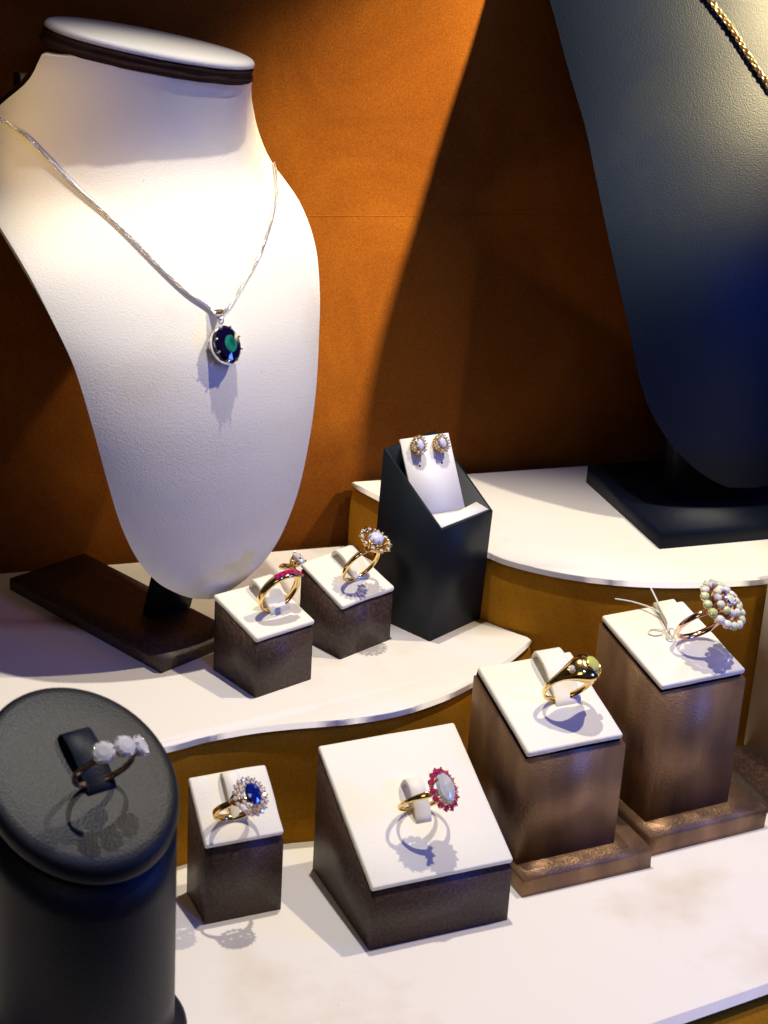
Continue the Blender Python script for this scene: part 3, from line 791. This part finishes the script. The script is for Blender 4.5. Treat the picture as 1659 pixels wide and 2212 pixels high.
def bust_shell(e, f, O, lat, zs, wf, ff, kf, th=.42, nu=56, nv=110, tip=None):
    bm = bmesh.new(); rows = []
    z0, z1_ = zs
    for j in range(nv+1):
        t = j/nv; z = z0+(z1_-z0)*(t**1.6 if True else t)
        rows.append([bm.verts.new(bust_point(e, f, O, z, wf(z), ff(z), kf(z), -1+2*i/nu, lat)) for i in range(nu+1)])
    for j in range(nv):
        for i in range(nu): bm.faces.new((rows[j][i], rows[j][i+1], rows[j+1][i+1], rows[j+1][i]))
    bm.normal_update()
    # thickness: back skin offset along -normal, rim rounded by bevel
    flip = sum((fc_.normal.dot(f) for fc_ in bm.faces)) < 0
    if flip: bmesh.ops.reverse_faces(bm, faces=bm.faces[:])
    bm.normal_update()
    nrm = {v: v.normal.copy() for v in bm.verts}
    r = bmesh.ops.extrude_face_region(bm, geom=bm.faces[:], use_keep_orig=True)
    newv = [v for v in r['geom'] if isinstance(v, bmesh.types.BMVert)]
    olds = [v for row in rows for v in row]
    for a, b in zip(olds, [None]*len(olds)): pass
    kd = {}
    for v in olds: kd[(round(v.co.x, 5), round(v.co.y, 5), round(v.co.z, 5))] = nrm[v]
    for v in newv:
        q = kd[(round(v.co.x, 5), round(v.co.y, 5), round(v.co.z, 5))]; v.co -= q*th
    rim = [ed_ for ed_ in bm.edges if len(ed_.link_faces) == 2 and ed_.calc_face_angle(0) > .9]
    bmesh.ops.bevel(bm, geom=rim, offset=.14, segments=4, profile=.5, affect='EDGES', clamp_overlap=True)
    return bm
# --- cream bust
az = math.radians(34); e1 = Vector((math.cos(az), math.sin(az), 0)); f1 = Vector((e1.y, -e1.x, 0)); O1 = Vector((-7.1909, 68.678, 0)); lat1 = -1.345
zs1 = [8.2, 8.3, 8.45, 8.8, 9.4, 10.4, 12, 14, 16, 18, 19.5, 21, 22.3, 23.4, 24.4, 25.3, 26.3, 27.4, 28.4]
w1 = [.05, .6, 1.0, 1.6, 2.37, 3.13, 3.83, 4.35, 4.76, 5.15, 5.58, 6.0, 6.29, 6.36, 6.14, 5.82, 5.30, 4.66, 4.33]
fo1 = [3.25, 3.27, 3.35, 3.49, 3.66, 3.81, 3.92, 3.92, 3.73, 3.19, 2.31, 1.13, .04, -.77, -1.25, -1.42, -1.35, -1.09, -.87]
kf1 = smoothed([8.2, 10.4, 12, 14, 16, 18, 19.5, 21, 22.3, 23.4, 24.4, 25.3, 26.3, 27.4, 28.4], [.18, .222, .232, .245, .25, .241, .206, .19, .30, .56, .61, .60, .55, .42, .385])
wf1, ff1 = smoothed(zs1, w1), smoothed(zs1, fo1)
NECK = 27.85
bust = empty('necklace_bust', Matrix.Identity(4), 'cream leatherette necklace bust with a flat topped neck, on a dark brown base', 'necklace bust')
sh = bust_shell(e1, f1, O1, lat1, (8.21, NECK+.55), wf1, ff1, kf1)
# tilt the cut at the neck so that it meets the cap
capc = O1+e1*(lat1+.22)+f1*(ff1(NECK)-2.15)
TILT = math.radians(12.5)
capn = (Vector((0, 0, 1))*math.cos(TILT)+(f1*.45+e1*.89)*math.sin(TILT)).normalized()
capc = Vector((capc.x, capc.y, NECK))
geom = sh.verts[:]+sh.edges[:]+sh.faces[:]
bmesh.ops.bisect_plane(sh, geom=geom, plane_co=capc, plane_no=capn, clear_outer=True)
link('bust_body', sh, 'cream_bust', bust)
def disc(c, nrm, x, ra, rb, prof, mat, name, parent, jag=0.0):
    fm = frame_at(c, nrm, x); bm = bmesh.new(); n = 96
    rows = []
    for d, z in prof:
        rows.append([bm.verts.new(fm @ Vector(((ra+d+(jag*noise.noise(Vector((i*.35, z*9, 1))) if jag else 0))*math.cos(2*PI*i/n), (rb+d+(jag*noise.noise(Vector((i*.35, z*9, 1))) if jag else 0))*math.sin(2*PI*i/n), z+(jag*.8*noise.noise(Vector((i*.3, z*5, 7))) if jag else 0)))) for i in range(n)])
    for a in range(len(rows)-1):
        for i in range(n): bm.faces.new((rows[a][i], rows[a][(i+1) % n], rows[a+1][(i+1) % n], rows[a+1][i]))
    bm.faces.new(list(reversed(rows[0]))); bm.faces.new(rows[-1])
    return link(name, bm, mat, parent)
CA, CB = 4.30, 2.22
disc(capc, capn, e1, CA, CB, [(-.3, 0), (.02, .0), (.10, .08), (.10, .22), (.02, .30), (.04, .36), (.06, .50), (-.04, .56), (-.3, .56)], 'trim', 'neck_trim', bust, .05)
disc(capc+capn*.56, capn, e1, CA, CB, [(-.3, 0), (-.05, .0), (.04, .06), (.05, .16), (-.03, .26), (-.2, .32), (-.8, .36), (-1.6, .39)], 'cream_bust', 'neck_cap', bust)
# back of the neck, closing the shell behind
bp = bmesh.new(); prev = None
for j in range(14):
    z = 22.5+(NECK-.2-22.5)*j/13
    a = bp.verts.new(bust_point(e1, f1, O1, z, wf1(z), ff1(z), kf1(z), -1, lat1)-f1*.45); b = bp.verts.new(bust_point(e1, f1, O1, z, wf1(z), ff1(z), kf1(z), 1, lat1)-f1*.45)
    if prev: bp.faces.new((prev[0], prev[1], b, a))
    prev = (a, b)
link('back_panel', bp, 'trim', bust)
# support post and base plate
by = 47.8; be = Vector((math.cos(math.radians(by)), math.sin(math.radians(by)), 0)); bf = Vector((be.y, -be.x, 0))
bc0 = Vector((-8.26, 64.14, 0))
def base_local(a, b, z): return bc0+be*a-bf*b+Vector((0, 0, z))
pts = [(-0.1, 0), (3.9, 0), (3.9, 9.9), (-0.1, 9.9)]
bb = hexa([base_local(a, b, Z1) for a, b in pts]+[base_local(a, b, Z1+.52) for a, b in pts])
bevel(bb, .16, 4); densify(bb, 2, .03, 1.0, 5)
link('base_plate', bb, 'brown', bust)
pp = [(2.6, 3.0), (4.6, 3.0), (4.6, 3.7), (2.6, 3.7)]
ps = hexa([base_local(a-.6, b, Z1+.48) for a, b in pp]+[base_local(a-.9, b-2.2, 12.6) for a, b in pp]); bevel(ps, .08, 2)
link('support_post', ps, 'blackpaper', bust)
fb = boxm(-.75, .75, -.3, .3, 0, 1.5, .04, 2); place(fb, at(-14.3, 72.1, 25.4, 19)); link('back_flap', fb, 'cream_bust', bust)
fb = boxm(-.95, -.76, -.3, .3, 0, 1.5, .04, 2); place(fb, at(-14.3, 72.1, 25.4, 19)); link('flap_edge', fb, 'trim', bust)
fb = boxm(-.6, 2.6, .32, .6, -4, 1.2, .04, 2); place(fb, at(-14.3, 72.1, 25.4, 19)); link('back_brace', fb, 'trim', bust)

# --- pendant and chain on the cream bust
def surf1(z, s_, out=0.0):
    p = bust_point(e1, f1, O1, z, wf1(z), ff1(z), kf1(z), s_, lat1)
    d = .02
    a = bust_point(e1, f1, O1, z+d, wf1(z+d), ff1(z+d), kf1(z+d), s_, lat1)-p; b = bust_point(e1, f1, O1, z, wf1(z), ff1(z), kf1(z), min(1, s_+.02), lat1)-bust_point(e1, f1, O1, z, wf1(z), ff1(z), kf1(z), s_-.02, lat1)
    n_ = b.cross(a).normalized()
    if n_.dot(f1) < 0: n_ = -n_
    return p+n_*out, n_
neck = empty('necklace', Matrix.Identity(4), 'silver chain necklace with a dark violet oval pendant, a green reflection painted on its table, on the cream bust', 'necklace')
PZ = 19.55
left = [(PZ, 0.04), (19.75, .01), (20.3, -.10), (21.3, -.225), (22.5, -.34), (23.7, -.45), (24.8, -.60), (25.4, -.725), (25.9, -.95)]
right = [(PZ, 0.08), (19.65, .15), (20.2, .27), (21.0, .44), (21.8, .575), (22.5, .70), (22.95, .81), (23.2, .89), (23.35, .98)]
def chain_path(ctrl, out):
    pts = [surf1(z, s_, out)[0] for z, s_ in ctrl]
    return catmull([tuple(p) for p in pts], 14)
def chain_links(path, pitch, r, wire, name, mat, parent, mode='curb'):
    # resample by length
    L = [0]
    for a, b in zip(path, path[1:]): L.append(L[-1]+(b-a).length)
    tot = L[-1]; n = int(tot/pitch); bm = bmesh.new(); j = 0
    tm = []
    for k in range(n):
        s_ = k*pitch
        while j < len(L)-2 and L[j+1] < s_: j += 1
        t = (s_-L[j])/max(1e-6, L[j+1]-L[j]); p = path[j].lerp(path[j+1], t); d = (path[j+1]-path[j]).normalized()
        fm = frame_at(p, d, (0, 0, 1)) @ Matrix.Rotation(PI/2*(k % 2)+PI/4 if mode == 'curb' else k*1.1, 4, 'Z')
        seg = 8; ws = 5
        ring = [fm @ Vector((r*math.cos(2*PI*i/seg), 0, pitch*1.05*math.sin(2*PI*i/seg))) for i in range(seg)]
        rows = []
        for i in range(seg):
            c = ring[i]; tng = (ring[(i+1) % seg]-ring[i-1]).normalized(); ax = (fm.to_3x3() @ Vector((0, 1, 0))); bi = tng.cross(ax)
            rows.append([bm.verts.new(c+(ax*math.cos(2*PI*q/ws)+bi*math.sin(2*PI*q/ws))*wire) for q in range(ws)])
        for i in range(seg):
            A, B = rows[i], rows[(i+1) % seg]
            for q in range(ws): bm.faces.new((A[q], A[(q+1) % ws], B[(q+1) % ws], B[q]))
    return link(name, bm, mat, parent)
chain_links(chain_path(left, .10), .085, .062, .028, 'chain', 'silver', neck)
chain_links(chain_path(right, .10), .085, .062, .028, 'chain', 'silver', neck)
# pendant hangs in front of the bust
pc, pn = surf1(18.42, .03, 0.0)
pn = (pn+f1*.2+e1*.18+Vector((0, 0, .10))).normalized()
top, _ = surf1(PZ-.10, .055, .14)
xdir = e1
pend = empty('pendant_tmp', Matrix.Identity(4), 'x', 'x'); bpy.data.objects.remove(pend)
fm = frame_at(pc+pn*.60, pn, e1)
loc_up = fm.to_3x3() @ Vector((0, 1, 0))
sgn = 1 if loc_up.z > 0 else -1
st = bmesh.new()
gal = lathe_ellipse(.50, .64, [(0, -.50), (.04, -.50), (.09, -.05), (.05, -.05)], 40); join(st, gal)
for a in (20, 68, 112, 160, 200, 248, 292, 340):
    a = math.radians(a); join(st, prong((.54*math.cos(a), .68*math.sin(a), -.52), (.54*math.cos(a), .68*math.sin(a), .10), .04, 1.15))
place(st, fm)
link('setting', st, 'silver', neck)
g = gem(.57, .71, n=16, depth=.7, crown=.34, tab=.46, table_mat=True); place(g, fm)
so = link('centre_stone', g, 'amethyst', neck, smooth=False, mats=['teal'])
tp = fm @ Vector((0, sgn*.83, -.15))
jr = tube([tp+Vector((0, 0, .09))+(e1*math.cos(2*PI*k/16)*.09+Vector((0, 0, 1))*math.sin(2*PI*k/16)*.12) for k in range(16)], .028, 8, closed=True)
link('jump_ring', jr, 'silver', neck)
# flared bail
bt0 = tp+Vector((0, 0, .12)); bt1 = top+f1*.10+Vector((0, 0, .10))
bb = bmesh.new(); rows = []
for k in range(9):
    t = k/8; c = bt0.lerp(bt1, t)+f1*.10*math.sin(PI*t); wd = .07+.17*t
    rows.append([bb.verts.new(c+e1*wd*q+f1*.05*(1-q*q)) for q in (-1, -.5, 0, .5, 1)])
for k in range(1, 7):
    a = PI*k/6; c = bt1+f1*(-.13*(1-math.cos(a)))+Vector((0, 0, .10*math.sin(a))); rows.append([bb.verts.new(c+e1*.24*q) for q in (-1, -.5, 0, .5, 1)])
for k in range(len(rows)-1):
    for i in range(4): bb.faces.new((rows[k][i], rows[k][i+1], rows[k+1][i+1], rows[k+1][i]))
r = bmesh.ops.extrude_face_region(bb, geom=bb.faces[:], use_keep_orig=True)
for v in r['geom']:
    if isinstance(v, bmesh.types.BMVert): v.co -= f1*.03
link('bail', bb, 'silver', neck)

# --- black bust at the right
az = math.radians(20); e2 = Vector((math.cos(az), math.sin(az), 0)); f2 = Vector((e2.y, -e2.x, 0)); O2 = Vector((16.099, 75.122, 0))
zt = 10.35
dz = [0, .05, .3, .8, 1.7, 3.2, 5, 7, 9, 11, 13, 15, 17, 19, 21, 23, 25, 26.5, 28.5, 31]
w2 = [0.05, 1.15, 1.8, 2.65, 3.7, 4.9, 5.7, 6.25, 6.8, 7.25, 7.6, 7.9, 8.35, 8.75, 9.15, 9.2, 9.0, 7.0, 5.4, 5.2]
wf2 = smoothed([zt+d for d in dz], w2)
ff2 = smoothed([zt+d for d in (0, 6, 10, 14, 18, 22, 26, 31)], [0, -.2, -.7, -1.8, -3.4, -4.9, -5.6, -5.2])
kf2 = smoothed([zt+d for d in (0, 1.3, 5, 11, 16, 25)], [.05, .1, .15, .2, .25, .3])
bb2 = empty('necklace_bust', Matrix.Identity(4), 'navy black leather necklace bust on a black base at upper right', 'necklace bust')
sh = bust_shell(e2, f2, O2, 0, (zt+.01, zt+31), wf2, ff2, kf2, th=.38)
link('bust_body', sh, 'navy', bb2)
by = 19.8; be = Vector((math.cos(math.radians(by)), math.sin(math.radians(by)), 0)); bf = Vector((be.y, -be.x, 0)); bc0 = Vector((11.76, 71.95, 0))
pts = [(0, 0), (9.2, 0), (9.2, 7.6), (0, 7.6)]
bq = hexa([base_local(a, b, Z2) for a, b in pts]+[base_local(a+(.0), b+(.0), Z2+.85) for a, b in pts]); bevel(bq, .3, 5)
link('base_plate', bq, 'navy', bb2)
pp = [(2.0, 2.9), (6.6, 2.9), (6.6, 3.9), (2.0, 3.9)]
ps = hexa([base_local(a, b, Z2+.8) for a, b in pp]+[base_local(a, b+1.0, 18) for a, b in pp]); bevel(ps, .08, 2)
link('support_post', ps, 'black', bb2)
def surf2(z, s_, out):
    p = bust_point(e2, f2, O2, z, wf2(z), ff2(z), kf2(z), s_, 0)
    a = bust_point(e2, f2, O2, z+.02, wf2(z+.02), ff2(z+.02), kf2(z+.02), s_, 0)-p; b = bust_point(e2, f2, O2, z, wf2(z), ff2(z), kf2(z), s_+.02, 0)-p
    n_ = b.cross(a).normalized()
    if n_.dot(f2) < 0: n_ = -n_
    return p+n_*out
gn = empty('necklace', Matrix.Identity(4), 'thin yellow gold rope chain on the navy black bust', 'necklace')
ctrl = [(31.6, -.37), (30.4, -.275), (29.4, -.20), (28.3, -.125), (27.4, -.06), (26.8, 0), (27.4, .06), (28.3, .125), (29.4, .2), (30.4, .275), (31.6, .37)]
chain_links(catmull([tuple(surf2(z, s_, .13)) for z, s_ in ctrl], 12), .10, .10, .045, 'chain', 'gold', gn, mode='rope')

# --- white display block on a brown base at the right edge
dyaw = 28; de = Vector((math.cos(math.radians(dyaw)), math.sin(math.radians(dyaw)), 0)); dg = Vector((-de.y, de.x, 0))
A = Vector((15.92, 69.25, 0)); cc = A+de*2.6-dg*2.6
root = empty('display_block', at(cc.x, cc.y, 0, dyaw), 'tall white block on a dark brown base at the right edge of the photo', 'display block')
link('block_body', boxm(-2.6, 2.6, -2.6, 2.6, .9, 13, .1, 3), 'cream', root)
pb = boxm(-4.05, 3.2, -5.2, 2.5, 0, .9); bevel(pb, .2, 4)
link('base_plate', pb, 'brown', root)
